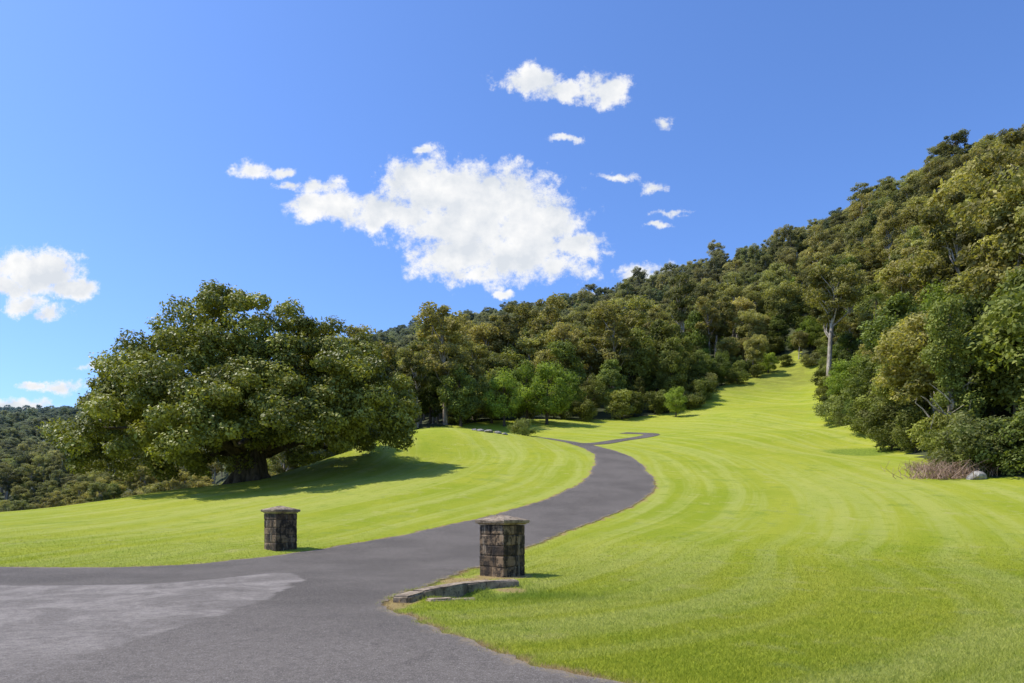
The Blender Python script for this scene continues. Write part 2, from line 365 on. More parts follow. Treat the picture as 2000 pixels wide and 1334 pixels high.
v0=np.c_[bx-np.cos(a)*wd,by-np.sin(a)*wd,bz-.003];v1=np.c_[bx+np.cos(a)*wd,by+np.sin(a)*wd,bz-.003];v2=np.c_[bx+lean[:,0],by+lean[:,1],bz+hgt+.01]
VV=np.stack([v0,v1,v2],1).reshape(-1,3)
sh=np.repeat(RNG.random(n_),3)
o=link(bpy.data.objects.new('grass',mesh_np('grass',VV,np.arange(n_*3).reshape(-1,3),3,BLADE,{'rd':np.repeat(rdv,3),'edge':np.repeat(ed,3),'ditch':np.repeat(dt,3),'shade':sh})))
o['kind']='stuff'; meta(o,'short blades of sunlit green lawn grass','grass')
# ------------------------------------------------------------------ tree makers
def unit(v): return v/np.maximum(np.linalg.norm(v,axis=-1,keepdims=True),1e-9)
def leaf_quads(Cn,Nn,S,rng,asp=.55):
    t=unit(np.cross(Nn,rng.normal(size=Nn.shape))); b_=np.cross(Nn,t)
    S=S[:,None]
    return np.stack([Cn+t*S,Cn+b_*S*asp,Cn-t*S,Cn-b_*S*asp],1).reshape(-1,3)
def clump(c,r,n_,leaf,rng,flat=.75,up=.3,inner=.45):
    dr=unit(rng.normal(size=(n_,3))); rad=inner+(1-inner)*rng.random(n_)**.5
    lump=1+.3*np.sin(dr[:,0]*5+c[0]*3)*np.sin(dr[:,1]*5+c[1]*3+dr[:,2]*4)
    P=np.array(c)+dr*(rad*lump)[:,None]*np.array([r,r,r*flat])
    Nn=unit(dr*.7+rng.normal(size=(n_,3))*.55+np.array([0,0,up]))
    return P,Nn,leaf*rng.uniform(.6,1.25,n_)
def tube(path,rad,sides=7):
    P=np.array(path,float);K=len(P);T=unit(np.gradient(P,axis=0))
    ref=np.array([.3,.9,.1]) ; U=unit(np.cross(T,ref));Vv=np.cross(T,U)
    an=np.linspace(0,2*np.pi,sides,endpoint=False)
    ring=(U[:,None,:]*np.cos(an)[None,:,None]+Vv[:,None,:]*np.sin(an)[None,:,None])*np.array(rad)[:,None,None]+P[:,None,:]
    V_=ring.reshape(-1,3);q=[]
    for i in range(K-1):
        for j in range(sides):
            j2=(j+1)%sides; q.append((i*sides+j,i*sides+j2,(i+1)*sides+j2,(i+1)*sides+j))
    return V_,np.array(q)
def join(parts):
    Vs=[];Q=[];o_=0
    for v,q in parts: Vs.append(v);Q.append(q+o_);o_+=len(v)
    return np.vstack(Vs),np.vstack(Q)
def limb(a,b_,r0,r1,rng,k=5,sag=.12,sides=6):
    a=np.array(a,float);b_=np.array(b_,float);L=np.linalg.norm(b_-a)
    t=np.linspace(0,1,k)[:,None]; off=rng.normal(size=3)*L*sag
    P=a+(b_-a)*t+off*np.sin(t*np.pi)+rng.normal(size=(k,3))*L*.025*(t>0)*(t<1)
    return tube(P,np.linspace(r0,r1,k),sides)
def crown_mesh(name,cl,leaf,rng,mat,lp,flat=.75,up=.3):
    Ps=[];Ns=[];Ss=[];sh=[]
    for c,r in cl:
        k=int(lp)
        p_,n__,s_=clump(c,r,k,leaf,rng,flat,up); Ps.append(p_);Ns.append(n__);Ss.append(s_)
        sh.append(np.clip(rng.random()*.55+rng.random(k)*.45,0,1))
    P=np.vstack(Ps);Nn=np.vstack(Ns);S=np.concatenate(Ss);sh=np.concatenate(sh)
    V_=leaf_quads(P,Nn,S,rng)
    return mesh_np(name,V_,np.arange(len(V_)).reshape(-1,4),4,mat,{'shade':np.repeat(sh,4)})
def make_tree(name,seed,Ht,R,zb,nc,cr,lp,leaf,fmat,bmat,flat=.75,tr=.25,shape='ell',outer_b=.35,lims=12):
    rng=np.random.default_rng(seed); cl=[]
    cz=(Ht+zb)/2;rz=(Ht-zb)/2
    lean=rng.normal(0,.03,2)*Ht
    for i in range(nc):
        dr=unit(rng.normal(size=3)); r=(outer_b+(1-outer_b)*rng.random()**.6)*.92
        p_=dr*r*np.array([R,R,rz])
        if shape=='cone': p_[:2]*=np.clip(1.25-.8*(p_[2]/rz+1)/2,.2,1.3)
        if shape=='umb': p_[:2]*=np.clip(.45+.65*(p_[2]/rz+1)/2,.2,1.1)
        p_=p_+np.array([lean[0],lean[1],cz]); p_[2]=max(p_[2],zb*.9+cr*.3)
        cl.append((p_,cr*rng.uniform(.6,1.35)))
    me_c=crown_mesh(name+'_crown',cl,leaf,rng,fmat,lp,flat)
    parts=[]; topz=Ht*.82
    tp=np.array([(0,0,-.8),(lean[0]*.1,lean[1]*.1,Ht*.2),(lean[0]*.4+rng.normal()*.02*Ht,lean[1]*.4,Ht*.45),(lean[0]*.8,lean[1]*.8+rng.normal()*.02*Ht,Ht*.65),(lean[0],lean[1],topz)])
    parts.append(tube(tp,[tr*1.4,tr,tr*.75,tr*.5,tr*.12],8))
    order=rng.permutation(nc)[:lims]
    for i in order:
        c,r=cl[i]; z0=max(zb*.75,min(c[2]*.72,topz*.95)); tt=np.interp(z0,tp[:,2],np.arange(5)); i0=int(min(tt,3));fr=tt-i0
        a_=tp[i0]*(1-fr)+tp[i0+1]*fr
        parts.append(limb(a_,c,tr*.38,tr*.08,rng,5,.1,5))
    V_,q_=join(parts)
    me_t=mesh_np(name+'_trunk',V_,q_,4,bmat,None,True)
    return me_t,me_c
PROTO={}
def proto(key,species,*a,**k):
    t_,c_=make_tree(key,*a,**k); PROTO[key]=(species,t_,c_,a[1])
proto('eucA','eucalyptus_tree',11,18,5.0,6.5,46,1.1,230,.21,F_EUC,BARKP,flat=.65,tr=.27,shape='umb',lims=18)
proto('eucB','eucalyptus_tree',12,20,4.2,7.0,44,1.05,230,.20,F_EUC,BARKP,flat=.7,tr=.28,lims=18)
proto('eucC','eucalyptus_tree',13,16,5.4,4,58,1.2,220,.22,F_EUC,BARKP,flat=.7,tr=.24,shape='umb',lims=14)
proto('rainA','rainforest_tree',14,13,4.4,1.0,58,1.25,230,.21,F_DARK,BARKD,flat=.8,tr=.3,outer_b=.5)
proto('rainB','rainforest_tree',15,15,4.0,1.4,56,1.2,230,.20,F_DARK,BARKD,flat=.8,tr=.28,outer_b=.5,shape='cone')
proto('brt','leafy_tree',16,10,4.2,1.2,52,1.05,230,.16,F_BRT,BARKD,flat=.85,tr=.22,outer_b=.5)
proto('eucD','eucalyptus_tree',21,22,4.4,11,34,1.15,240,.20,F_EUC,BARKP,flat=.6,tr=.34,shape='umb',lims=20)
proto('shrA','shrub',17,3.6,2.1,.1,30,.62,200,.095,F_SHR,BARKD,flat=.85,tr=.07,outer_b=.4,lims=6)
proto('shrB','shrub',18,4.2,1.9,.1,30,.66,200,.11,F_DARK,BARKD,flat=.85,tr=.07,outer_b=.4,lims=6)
LBL={'eucA':'tall eucalyptus tree with spreading olive crown on the hillside','eucB':'tall slender eucalyptus tree with pale trunk on the hillside','eucC':'broad eucalyptus tree with open olive crown on the hillside','eucD':'very tall eucalyptus tree with long bare pale trunk',
 'rainA':'dense dark green rainforest tree on the slope','rainB':'tapering dark green rainforest tree on the slope','brt':'rounded bright green leafy tree beside the lawn',
 'shrA':'low light green shrub at the lawn edge','shrB':'dark green bushy shrub at the lawn edge'}
CAT={'eucalyptus_tree':'tree','rainforest_tree':'tree','leafy_tree':'tree','shrub':'shrub'}
GRP={'eucalyptus_tree':'eucalyptus trees on the hillside','rainforest_tree':'rainforest trees on the slope','leafy_tree':'leafy trees beside the lawn','shrub':'shrubs along the lawn edge'}
first={}
def place(key,x,y,s,sz=None,rot=None,label=None,zoff=-.15):
    sp,t_,c_,h_=PROTO[key]
    e=bpy.data.objects.new(sp,None); e.empty_display_size=.5
    e.location=(x,y,h1(x,y)+zoff); e.scale=(s,s,sz or s); e.rotation_euler=(0,0,random.uniform(0,6.28) if rot is None else rot)
    link(e); meta(e,label or LBL[key],CAT[sp],GRP[sp])
    a=bpy.data.objects.new('trunk',t_);b_=bpy.data.objects.new('crown',c_)
    for q_ in (a,b_): q_.parent=e; link(q_)
    if key not in first: first[key]=(a,b_)
    return e
def placeB(key,b_,d_,hpx,label=None,wid=1.0):
    x=(b_-1000)/F*d_; hm=hpx/F*d_; s=hm/PROTO[key][3]
    return place(key,x,d_,s*wid,s,label=label)
hero=[('eucB',870,97,245,1.15),('eucA',815,92,165,1),('eucC',735,96,215,.95),('eucB',925,108,165,1.1),('rainA',900,96,120,1),('rainB',840,100,120,1),('rainA',960,100,110,1),('eucC',700,88,180,.8),('rainA',770,90,120,1),
 ('brt',1068,101,122,1),('brt',1030,103,118,.9),('brt',985,98,105,1),('brt',1105,110,95,.9),('rainA',1150,114,85,1),('shrA',1020,88,40,1.2),('shrB',1140,108,45,1.2),
 ('brt',1320,112,62,.9),('eucC',1470,150,80,1.0),('shrB',1370,126,42,1.6),('shrA',1350,120,36,1.4),('rainA',1400,140,65,1),('rainB',1250,120,70,1),
 ('eucD',1618,116,275,1.15),('eucD',1665,140,190,1),('rainA',1650,112,85,1),
 ('rainA',1700,80,130,1.1),('rainB',1745,76,150,1.1),('rainA',1780,68,190,1),('shrA',1640,90,62,1.2),('shrB',1672,84,70,1.1),('shrA',1730,74,80,1.2),('shrB',1790,64,95,1.1),
 ('rainA',1900,60,270,.9),('eucC',1960,68,400,1.05),('eucA',1880,78,330,1),('rainB',1985,56,330,1),('rainA',2060,52,400,1),('shrA',1905,47.5,125,1.1),('shrB',1945,47,115,1.2),('shrA',1990,45.5,120,1.2),('shrB',2040,44,140,1.2),('rainA',1860,63,210,.8),
 ('eucA',2015,74,400,1.1),('eucC',1925,92,290,1.1),('eucB',1975,100,270,1.2),('eucA',1830,96,250,1),('eucD',1770,92,250,1),('eucB',2050,62,480,1.0),
 ('brt',1500,152,42,1.2),('eucC',1560,158,60,1.1),('shrA',1585,150,28,1.5),('shrB',1530,156,24,1.6),('shrA',1440,141,30,1.5),('shrB',1480,147,26,1.5),('brt',1590,160,50,1.1)]
for k_,b_,d_,hp,w_ in hero: placeB(k_,b_,d_,hp,wid=w_)
heroxy=[((b_-1000)/F*d_,d_) for _,b_,d_,_,_ in hero]
pts=[]
def scatter(dmin,dmax,sp,blo=-120,bhi=2120):
    rr=dmin
    while rr<dmax:
        tlo=(blo-1000)/F;thi=(bhi-1000)/F
        wdt=(thi-tlo)*rr; k=int(wdt/sp)
        for i in range(k):
            u=tlo+(i+random.uniform(.1,.9))/k*(thi-tlo); dd=rr+random.uniform(-.45,.45)*sp
            pts.append((u*dd,dd))
        rr+=sp
scatter(46,130,5.6); scatter(130,260,6.2); scatter(260,440,7.6); scatter(440,820,10); 
scatter(1050,1400,15,-120,800)
pts=np.array(pts)
out=~inpoly(pts[:,0],pts[:,1],lawn_poly); pts=pts[out]
lp_=np.array(lawn_poly+[lawn_poly[0]],float)
dl=distpoly(pts[:,0],pts[:,1],lp_)
ok=(dl>2.2)
ok&=~((pts[:,0]<0)&(pts[:,0]>-36)&(pts[:,1]<84))
ok&=~((pts[:,0]<-28)&(pts[:,1]<105))
ok&=~((np.hypot(pts[:,0]+20,pts[:,1]-52)<16))
ok&=distpoly(pts[:,0],pts[:,1],road_mid)>4
for hx,hy in heroxy[:36]: ok&=np.hypot(pts[:,0]-hx,pts[:,1]-hy)>2.0
pts=pts[ok]; dl=dl[ok]
pz=H(pts[:,0],pts[:,1])
order=np.argsort(pts[:,1])
K=['eucA','eucB','eucC','rainA','rainB','brt','eucD']
kinds=[];scl=[]
for i in range(len(pts)):
    x,y=pts[i]; edgey=dl[i]<14
    if edgey: w_=[.12,.10,.12,.28,.22,.13,.04]
    else: w_=[.26,.20,.26,.09,.07,.05,.08]
    if y>440: w_=[.33,.12,.42,.06,.04,.02,.02]
    k_=random.choices(range(7),w_)[0]; kinds.append(k_)
    s=random.uniform(.52,1.05)
    if dl[i]<6: s*=.8
    if y>1000: s*=1.2
    if x<-20 and y<260: s*=.75
    scl.append((s*random.uniform(.95,1.3),s*random.uniform(.95,1.3),s*random.uniform(.8,1.12)))
kinds=np.array(kinds);scl=np.array(scl)
bear=pts[:,0]/pts[:,1]*F+1000
sel=[i for i in order if -60<bear[i]<2080 and not (bear[i]<780 and pts[i,1]<110)][:200]
selset=set(sel)
for i in sel:
    k_=K[kinds[i]]; place(k_,pts[i,0],pts[i,1],scl[i,0],scl[i,2])
rest=np.array([i for i in range(len(pts)) if i not in selset])
bd=catmull(lawn_poly[4:24],2.6)
for (x,y) in bd:
    if -60<x/y*F+1000<2050 and random.random()<.85:
        s=random.uniform(.5,1.1)*(1 if y<80 else 1.1)
        dx,dy=random.uniform(-.6,2.2),random.uniform(-.3,2.2)
        if distpoly(np.array([x+dx]),np.array([y+dy]),road_mid)[0]>4 and not (108<y<124 and x>50):
            place(random.choice(['shrA','shrB','shrB']),x+dx,y+dy,s*random.uniform(.9,1.3),s)
# forest mass
ng=bpy.data.node_groups.new('forest_scatter','GeometryNodeTree')
ng.interface.new_socket('Geometry',in_out='INPUT',socket_type='NodeSocketGeometry'); ng.interface.new_socket('Geometry',in_out='OUTPUT',socket_type='NodeSocketGeometry')
gi=ng.nodes.new('NodeGroupInput');go=ng.nodes.new('NodeGroupOutput'); jn=ng.nodes.new('GeometryNodeJoinGeometry')
def na(nm,dt):
    a=ng.nodes.new('GeometryNodeInputNamedAttribute'); a.data_type=dt; a.inputs[0].default_value=nm; return a.outputs[0]
ak=na('kindf','FLOAT');asx=na('scl','FLOAT_VECTOR');ar=na('rotv','FLOAT_VECTOR')
for i,k_ in enumerate(K):
    if k_ not in first: continue
    cmp_=ng.nodes.new('FunctionNodeCompare');cmp_.data_type='FLOAT';cmp_.operation='EQUAL'; ng.links.new(ak,cmp_.inputs[0]);cmp_.inputs[1].default_value=float(i);
    cmp_.inputs['Epsilon'].default_value=.1
    for ob in first[k_]:
        oi=ng.nodes.new('GeometryNodeObjectInfo'); oi.inputs['Object'].default_value=ob; oi.inputs['As Instance'].default_value=True
        ip=ng.nodes.new('GeometryNodeInstanceOnPoints')
        ng.links.new(gi.outputs[0],ip.inputs['Points']); ng.links.new(cmp_.outputs[0],ip.inputs['Selection']); ng.links.new(oi.outputs['Geometry'],ip.inputs['Instance'])
        ng.links.new(ar,ip.inputs['Rotation']);ng.links.new(asx,ip.inputs['Scale']); ng.links.new(ip.outputs[0],jn.inputs[0])
ng.links.new(jn.outputs[0],go.inputs[0])
me=bpy.data.meshes.new('forest'); P3=np.c_[pts[rest],pz[rest]-.2].astype(np.float32)
me.vertices.add(len(rest)); me.vertices.foreach_set('co',P3.ravel())
a_=me.attributes.new('kindf','FLOAT','POINT');a_.data.foreach_set('value',kinds[rest].astype(np.float32))
a_=me.attributes.new('scl','FLOAT_VECTOR','POINT');a_.data.foreach_set('vector',scl[rest].astype(np.float32).ravel())
a_=me.attributes.new('rotv','FLOAT_VECTOR','POINT');a_.data.foreach_set('vector',np.c_[np.zeros(len(rest)),np.zeros(len(rest)),RNG.uniform(0,6.28,len(rest))].astype(np.float32).ravel())
o=link(bpy.data.objects.new('forest',me)); o['kind']='stuff'; meta(o,'dense olive green eucalyptus forest covering the hills','forest')
md=o.modifiers.new('scatter','NODES'); md.node_group=ng
print('trees',len(rest),len(sel))
# ------------------------------------------------------------------ fig tree
def fig():
    rng=np.random.default_rng(5); fx,fy=-20.3,53.0; z0=h1(fx,fy)
    cl=[]
    lobes=[(0,0,7.3,7.2,7.3),(-6.0,0,4.6,6.4,5.6),(6.3,-1,4.6,6.0,5.4),(-2.2,-5.5,3.4,6.0,4.8),(3,-5.5,3.2,6.0,4.6),(1,6,5,7,6),(-3.6,2,6.4,6,5.6),(3.8,1,6.8,5.8,5.2),(-9.0,-2,2.2,4.2,4.4),(9.2,-1,2.8,3.4,3.8),(.3,-1,9.0,5.2,5.1),(-7,3,3,5.5,5),(-4,-3,5.8,5,4.6),(4.6,-3,5.6,4.8,4.6),
           (-6.5,-5,2.2,4.2,3.4),(0,-8,2.6,4.2,3.2),(6.8,-5,2.6,4.0,3.2),(-10.2,0,.9,3.0,3.2),
           (6.0,0,7.4,4.4,4.6),(-4.6,0,8.0,4.4,4.8),(-7.6,0,5.8,4,4.6),(9.4,0,5.0,3.4,3.8),(2.4,0,9.0,4,4.6)]
    for lx,ly,lz,lr,lh in lobes:
        k=int(lr*lr*1.7)
        for _ in range(k):
            dr=unit(rng.normal(size=3)); 
            if dr[2]<-.45: dr[2]*=-.5
            rr=rng.uniform(.86,1.02)
            p_=np.array([lx+dr[0]*lr*rr,ly+dr[1]*lr*rr,lz+dr[2]*lh*rr])
            bur=False
            for (ax,ay,az,arr,ah) in lobes:
                q_=((p_[0]-ax)/arr)**2+((p_[1]-ay)/arr)**2+((p_[2]-az)/ah)**2
                if q_<.5: bur=True
            if bur and rng.random()<.6: continue
            if p_[2]<(.7 if p_[0]<5 else (1.7 if p_[0]<8.5 else 3.2)): continue
            cl.append((p_,rng.uniform(.7,1.3)))
    crown=crown_mesh('fig_crown',cl,.135,rng,F_FIG,500,.70,.5)
    parts=[]
    for i in range(7):
        a=i/7*6.28; parts.append(tube([(math.cos(a)*2.1,math.sin(a)*2.1,-.6),(math.cos(a)*1.0,math.sin(a)*1.0,.5),(math.cos(a)*.5,math.sin(a)*.5,2.4)],[.22,.42,.6],8))
    parts.append(tube([(0,0,-.5),(0,0,1.5),(0,0,3.2)],[1.4,1.15,.9],12))
    for i in range(46):
        c,r=cl[rng.integers(len(cl))]
        mid=np.array([c[0]*.45,c[1]*.45,2.6+c[2]*.35])
        parts.append(limb((c[0]*.04,c[1]*.04,2.2),mid,.42,.26,rng,5,.06,7)); parts.append(limb(mid,c,.26,.06,rng,5,.08,6))
    Vv,q_=join(parts); trunk=mesh_np('fig_trunk',Vv,q_,4,BARKD,None,True)
    e=link(bpy.data.objects.new('fig_tree',None)); e.location=(fx,fy,z0-.1)
    for nm,m_ in (('trunk',trunk),('crown',crown)):
        c_=link(bpy.data.objects.new(nm,m_)); c_.parent=e
    meta(e,'huge spreading fig tree with domed olive crown on the lawn','tree'); print('fig clumps',len(cl))
fig()
# ------------------------------------------------------------------ palm and vine tree
def palm():
    x,y=47.0,88; z0=h1(x,y); Ht=29.0-z0; rng=np.random.default_rng(3)
    tr=mesh_np('palm_trunk',*tube([(0,0,-.5),(.1,0,Ht*.4),(-.05,0,Ht*.75),(0,0,Ht)],[.2,.16,.14,.12],8),4,BARKD,None,True)
    Vs=[];
    for i in range(26):
        a=rng.uniform(0,6.28);el=rng.uniform(-.5,1.2);L=rng.uniform(1.6,2.3)
        s=np.linspace(0,1,16); dirx=np.array([math.cos(a),math.sin(a)])
        r=L*s*math.cos(el*.8); z=L*s*math.sin(el)-.9*s*s*L*.7
        c=np.c_[r*dirx[0],r*dirx[1],Ht+z]
        for side in (-1,1):
            pr=np.array([-dirx[1],dirx[0],0])*side
            for j in range(1,15):
                l=.38*math.sin(math.pi*min(1,s[j]+.12))+.08
                p0=c[j];p1=c[j+1];tip=p0+pr*l+(p1-p0)*.9+np.array([0,0,-.12])
                Vs+= [p0,p0+(p1-p0)*.5,tip,tip+np.array([0,0,-.02])]
    Vs=np.array(Vs)
    fr=mesh_np('palm_crown',Vs,np.arange(len(Vs)).reshape(-1,4),4,F_PALM,{'shade':rng.random(len(Vs))})
    e=link(bpy.data.objects.new('palm_tree',None)); e.location=(x,y,z0)
    for nm,m_ in (('trunk',tr),('crown',fr)):
        c_=link(bpy.data.objects.new(nm,m_)); c_.parent=e
    meta(e,'slim tall palm with feathery fronds among forest trees','palm tree')
palm()
def vine():
    x,y=34.9,54.5; z0=h1(x,y); rng=np.random.default_rng(9); cl=[]
    for i in range(46):
        z=2.6+i/46*10; r=1.5*(1-.3*abs(z-7)/7); a=rng.uniform(0,6.28); q=rng.uniform(.2,1)*r
        cl.append((np.array([math.cos(a)*q+math.sin(z*.5)*.5,math.sin(a)*q,z]),rng.uniform(.5,.95)))
    crown=crown_mesh('vine_crown',cl,.12,rng,F_DARK,260,1.1,.1)
    parts=[tube([(0,0,-.5),(.2,0,4),(-.1,0,9),(.2,0,12.5)],[.38,.3,.2,.08],8)]
    for i in range(16):
        a=rng.uniform(0,6.28);z=rng.uniform(.3,4); parts.append(limb((0,0,z),(math.cos(a)*2.2,math.sin(a)*2.2,z+rng.uniform(1.5,3.5)),.09,.02,rng,5,.12,5))
    Vv,q_=join(parts); tr=mesh_np('vine_trunk',Vv,q_,4,BARKP,None,True)
    e=link(bpy.data.objects.new('vine_covered_tree',None)); e.location=(x,y,z0)
    for nm,m_ in (('trunk',tr),('crown',crown)):
        c_=link(bpy.data.objects.new(nm,m_)); c_.parent=e
    meta(e,'tall trunk smothered in dark climbing vine at lawn edge','tree')
vine()
def brush(x,y,sx_,sz_,seed):
    rng=np.random.default_rng(seed);parts=[]
    for i in range(480):
        bx_,by_=rng.normal(0,1.0),rng.normal(0,.6); a=rng.uniform(0,6.28);l=rng.uniform(.4,1.4)
        parts.append(limb((bx_,by_,-.1),(bx_+math.cos(a)*l*.6,by_+math.sin(a)*l*.6,l*.75),.018,.008,rng,4,.2,3))
    Vv,q_=join(parts); o=link(bpy.data.objects.new('dry_bush',mesh_np('dry_bush',Vv,q_,4,TWIG,None,False)))
    o.location=(x,y,h1(x,y)); o.scale=(sx_,1.2,sz_); meta(o,'tangle of dry brown twigs beside green shrubs','bush','dry bushes at the forest margin')
brush(30.1,47,1.3,1.1,4); brush(31.6,50.5,1.0,.8,6)
def rock(x,y,s,flat,seed,label):
    bm=bmesh.new(); bmesh.ops.create_icosphere(bm,subdivisions=3,radius=1); r=np.random.default_rng(seed); dirs=unit(r.normal(size=(9,3)));off=r.uniform(.6,.9,9)
    for v in bm.verts:
        p_=np.array(v.co)
        for d_,o_ in zip(dirs,off):
            q_=p_@d_
            if q_>o_: p_=p_-d_*(q_-o_)*.9
        p_=p_*(1+r.normal(0,.015)); v.co=(p_[0]*s*1.3,p_[1]*s,p_[2]*s*flat)
    me=bpy.data.meshes.new('rock');bm.to_mesh(me);bm.free();me.materials.append(ROCK)
    o=link(bpy.data.objects.new('rock',me)); o.location=(x,y,h1(x,y)+s*flat*.2); o.rotation_euler=(0,0,seed); meta(o,label,'rock')
    return o
rock(31.0,45.6,.62,.75,1,'pale grey boulder lying under the shrubs')
for i,(x,y,s) in enumerate([(-3.3,71.5,.38),(-2.4,71,.5),(-1.5,70.6,.4),(-.7,70.2,.3),(-4.0,72.1,.3)]):
    o=rock(x,y,s,.5,i+10,'small weathered rock on the lawn crest'); o['group']='rocks on the lawn crest'
# ------------------------------------------------------------------ gate piers
def pier(x,y,rot,seed,label):
    r=random.Random(seed); e=link(bpy.data.objects.new('gate_pillar',None)); e.location=(x,y,h1(x,y)); e.rotation_euler=(0,0,rot)
    bm=bmesh.new(); S=.81; z=-.12
    def box(cx,cy,cz,sx,sy,sz,bev):
        mt=Matrix.Translation((cx,cy,cz))@Matrix.Rotation(r.uniform(-.012,.012),4,'Z')@Matrix.Diagonal((sx,sy,sz,1))
        ret=bmesh.ops.create_cube(bm,size=1,matrix=mt); vs_=ret['verts']; es=list({e_ for v in vs_ for e_ in v.link_edges})
        bmesh.ops.bevel(bm,geom=es,offset=bev,segments=2,affect='EDGES',profile=.6)
    lay=bm.verts.layers.float.new('shade')
    heights=[.36,.27,.25,.26,.24]
    for ci,hh in enumerate(heights):
        if ci%2==0: blocks=[(-.25*S-.0,-.25*S,.5,.5),(.25*S,-.25*S,.5,.5),(-.25*S,.25*S,.5,.5),(.25*S,.25*S,.5,.5)]
        else: blocks=[(-.16*S,-.34*S,.68,.32),(.34*S,-.16*S,.32,.68),(.16*S,.34*S,.68,.32),(-.34*S,.16*S,.32,.68),(0,0,.34,.34)]
        for cx_,cy_,w1,w2 in blocks:
            j=r.uniform(-.014,.014)
            before=set(bm.verts)
            box(cx_*(1+j),cy_*(1+j),z+hh/2,w1*S-.008,w2*S-.008,hh-.012,.026)
            s_=r.random()
            for v in bm.verts:
                if v not in before: v[lay]=s_; v.co+=Vector((r.gauss(0,.003),r.gauss(0,.003),r.gauss(0,.003)))
        z+=hh
    before=set(bm.verts); bmesh.ops.create_cube(bm,size=1,matrix=Matrix.Translation((0,0,(z-.12)/2-.01))@Matrix.Diagonal((S-.035,S-.035,z+.1,1)))
    for v in bm.verts:
        if v not in before: v[lay]=.1
    me=bpy.data.meshes.new('pier_shaft'); bm.to_mesh(me);bm.free(); me.materials.append(STONE)
    s=link(bpy.data.objects.new('shaft',me)); s.parent=e
    bm=bmesh.new(); top=z+.003
    def ring(h,w_): return [bm.verts.new((a*w_,b_*w_,h)) for a,b_ in ((-1,-1),(1,-1),(1,1),(-1,1))]
    rings=[ring(top,.405),ring(top+.03,.43),ring(top+.045,.475),ring(top+.10,.485),ring(top+.118,.465),ring(top+.24,.06),ring(top+.245,.02)]
    for a_,b_ in zip(rings,rings[1:]):
        for i in range(4): bm.faces.new((a_[i],a_[(i+1)%4],b_[(i+1)%4],b_[i]))
    bm.faces.new(rings[0][::-1]); bm.faces.new(rings[-1])
    bmesh.ops.subdivide_edges(bm,edges=bm.edges[:],cuts=5,use_grid_fill=True)
    for v in bm.verts:
        v.co+=Vector((r.gauss(0,.0035),r.gauss(0,.0035),r.gauss(0,.003)))
    me=bpy.data.meshes.new('pier_cap'); bm.to_mesh(me);bm.free(); me.materials.append(CAP)
    c_=link(bpy.data.objects.new('cap',me)); c_.parent=e
    meta(e,label,'pillar','stone gate pillars')
gr=math.atan2(6.8,-7.75)
pier(-.24,16.95,gr,1,'dark stained stone block pillar with pyramid cap behind kerb')
pier(-8.05,23.75,gr,2,'stone block gate pillar with pyramid cap on lawn corner')
# ------------------------------------------------------------------ kerb stones
def kerb(path,w_,top,depth,seed,label):
    r=random.Random(seed); P=catmull(path,.62); bm=bmesh.new(); lay=bm.verts.layers.float.new('shade')
    for a,b_ in zip(P,P[1:]):
        d_=b_-a; L=np.linalg.norm(d_); m=(a+b_)/2; ang_=math.atan2(d_[1],d_[0])
        before=set(bm.verts)
        mt=Matrix.Translation((m[0],m[1],top-depth/2+r.uniform(-.015,.015)))@Matrix.Rotation(ang_,4,'Z')@Matrix.Rotation(r.uniform(-.02,.02),4,'X')@Matrix.Diagonal((L*1.03,w_*r.uniform(.92,1.05),depth,1))
        ret=bmesh.ops.create_cube(bm,size=1,matrix=mt); es=list({e_ for v in ret['verts'] for e_ in v.link_edges})
        bmesh.ops.bevel(bm,geom=es,offset=.03,segments=3,affect='EDGES')
        s_=r.uniform(.5,1)
        for v in bm.verts:
            if v not in before: v[lay]=s_; v.co+=Vector((r.gauss(0,.006),r.gauss(0,.006),r.gauss(0,.005)))
    me=bpy.data.meshes.new('kerb');bm.to_mesh(me);bm.free();me.materials.append(CAP)
    o=link(bpy.data.objects.new('stone_kerb',me)); meta(o,label,'kerb','stone drain kerbs'); return o
kerb([(-1.95,11.9),(-1.75,12.6),(-1.45,13.3),(-1.0,14.0),(-.45,14.5),(.1,14.75)],.3,.13,.55,1,'curved weathered stone kerb beside the gate pillar')
kerb([(-1.5,12.1),(-1.1,12.3),(-.65,12.4)],.26,.03,.4,2,'short sunken stone kerb lining the drain')
# ------------------------------------------------------------------ sky
az=math.radians(-84); el=math.radians(57)
S=Vector((math.sin(az)*math.cos(el),math.cos(az)*math.cos(el),math.sin(el)))
wd_=bpy.data.worlds.new('World'); scene.world=wd_; wd_.use_nodes=True; wt=NT(wd_.node_tree)
for nd in list(wt.n): wt.n.remove(nd)
outw=wt.new('ShaderNodeOutputWorld')
sky=wt.new('ShaderNodeTexSky',sky_type='NISHITA'); sky.sun_disc=False; sky.sun_elevation=el; sky.sun_rotation=az; sky.altitude=200; sky.air_density=1.0; sky.dust_density=1.2; sky.ozone_density=1.1
bg=wt.new('ShaderNodeBackground'); bg.inputs[1].default_value=.15
stn=wt.mix(1.0,sky.outputs[0],(.73,1.01,1.52),'MULTIPLY')
wt.l.new(stn,bg.inputs[0])
tc=wt.new('ShaderNodeTexCoord'); sp=wt.new('ShaderNodeSeparateXYZ'); wt.l.new(tc.outputs['Generated'],sp.inputs[0])
yy=wt.math('MAXIMUM',sp.outputs[1],.02)
u=wt.math('DIVIDE',sp.outputs[0],yy); v=wt.math('DIVIDE',sp.outputs[2],yy)
uv=wt.new('ShaderNodeCombineXYZ'); wt.l.new(u,uv.inputs[0]);wt.l.new(v,uv.inputs[1]); uv=uv.outputs[0]
wn=wt.noise(uv,11,5,.65,out=1)
wa=wt.new('ShaderNodeVectorMath',operation='SUBTRACT'); wt.l.new(wn,wa.inputs[0]); wa.inputs[1].default_value=(.5,.5,.5)
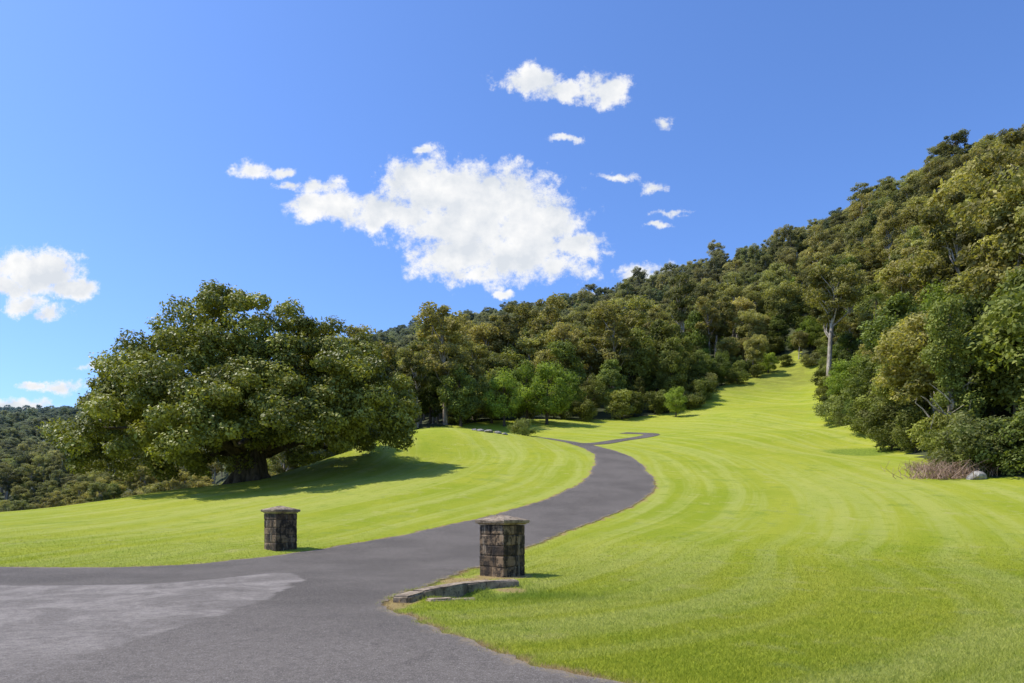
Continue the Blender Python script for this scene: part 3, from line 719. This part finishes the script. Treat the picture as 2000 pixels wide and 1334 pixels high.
wb=wt.new('ShaderNodeVectorMath',operation='MULTIPLY_ADD'); wt.l.new(wa.outputs[0],wb.inputs[0]); wb.inputs[1].default_value=(.07,.05,0); wt.l.new(uv,wb.inputs[2])
warp=wb.outputs[0]
blobs=[(850,370,115,58),(950,400,135,80),(1040,430,85,70),(790,350,50,42),(760,412,115,38),(670,405,70,28),(610,412,60,26),(890,490,90,50),(1000,500,135,54),(1120,478,75,30),(925,535,75,22),(625,368,50,22),(1085,520,75,32),(570,365,34,14),(900,440,120,60),(1000,460,125,62),
(1040,160,60,28),(1110,182,75,24),(1175,175,55,36),(1303,237,25,18),(1110,275,30,9),(485,332,36,18),(545,335,32,12),(830,296,22,9),(1212,345,44,9),(1280,362,28,12),(1318,415,40,8),(1285,438,30,7),(1280,545,66,32),(1255,558,40,18),(1160,572,28,12),
(70,528,95,42),(10,555,60,30),(135,560,70,24),(45,592,48,22),(95,614,38,20),(190,717,55,10),(122,756,46,16),(60,753,36,9),(50,800,75,24),(0,806,65,22),(990,576,20,8)]
acc=None
for (bx_,by_,a_,b_) in blobs:
    sm_=a_<=60 and b_<=22; small=.74 if sm_ else (1.08 if a_>80 else 1.0); k_=1.7 if sm_ else 1.27
    s1_=wt.new('ShaderNodeVectorMath',operation='SUBTRACT'); wt.l.new(warp,s1_.inputs[0]); s1_.inputs[1].default_value=((bx_-1000)/F,(HZ-by_)/F,0)
    s2_=wt.new('ShaderNodeVectorMath',operation='MULTIPLY'); wt.l.new(s1_.outputs[0],s2_.inputs[0]); s2_.inputs[1].default_value=(F/a_/k_,F/b_/k_,0)
    ln=wt.new('ShaderNodeVectorMath',operation='LENGTH'); wt.l.new(s2_.outputs[0],ln.inputs[0])
    vv=wt.math('SUBTRACT',small,ln.outputs['Value'])
    acc=vv if acc is None else wt.math('MAXIMUM',acc,vv)
nf=wt.noise(uv,21,10,.7)
den=wt.math('ADD',acc,wt.math('MULTIPLY',wt.math('SUBTRACT',nf,.5),2.3))
mask=wt.mr(den,.08,.62)
mask=wt.math('MULTIPLY',mask,wt.mr(sp.outputs[1],.05,.15))
off=wt.new('ShaderNodeVectorMath',operation='ADD'); wt.l.new(uv,off.inputs[0]); off.inputs[1].default_value=(-.010,.022,0)
nf2=wt.noise(off.outputs[0],12,7,.6); nf3=wt.noise(uv,12,7,.6)
rel=wt.math('SUBTRACT',nf3,nf2)
tone=wt.math('ADD',.45,wt.math('MULTIPLY',rel,3.4),clamp=True)  # sunlit and shaded cloud relief put into the colour
core=wt.mr(acc,.15,.6)
tcol=wt.mix(tone,(.73,.775,.84),(1.0,1.0,1.0)); tcol=wt.mix(core,(1,1,1),tcol)
bg2=wt.new('ShaderNodeBackground'); wt.l.new(tcol,bg2.inputs[0]); bg2.inputs[1].default_value=1.0
ms=wt.new('ShaderNodeMixShader'); wt.l.new(mask,ms.inputs[0]);wt.l.new(bg.outputs[0],ms.inputs[1]);wt.l.new(bg2.outputs[0],ms.inputs[2])
wt.l.new(ms.outputs[0],outw.inputs[0])
sun=bpy.data.lights.new('sun','SUN'); sun.energy=5.0; sun.angle=math.radians(.5); sun.color=(1,.94,.84)
so=link(bpy.data.objects.new('sun',sun)); so.rotation_euler=(-S).to_track_quat('-Z','Y').to_euler(); so.location=(-30,20,60)
# ------------------------------------------------------------------ camera
cam=bpy.data.cameras.new('camera'); co_=link(bpy.data.objects.new('camera',cam)); co_.location=(0,0,EYE); co_.rotation_euler=(math.radians(90),0,0)
cam.sensor_width=36; cam.lens=24; cam.shift_y=(HZ-667)/2000; cam.clip_start=.1; cam.clip_end=9000
scene.camera=co_
scene.view_settings.view_transform='Standard'; scene.view_settings.look='None'; scene.view_settings.exposure=0
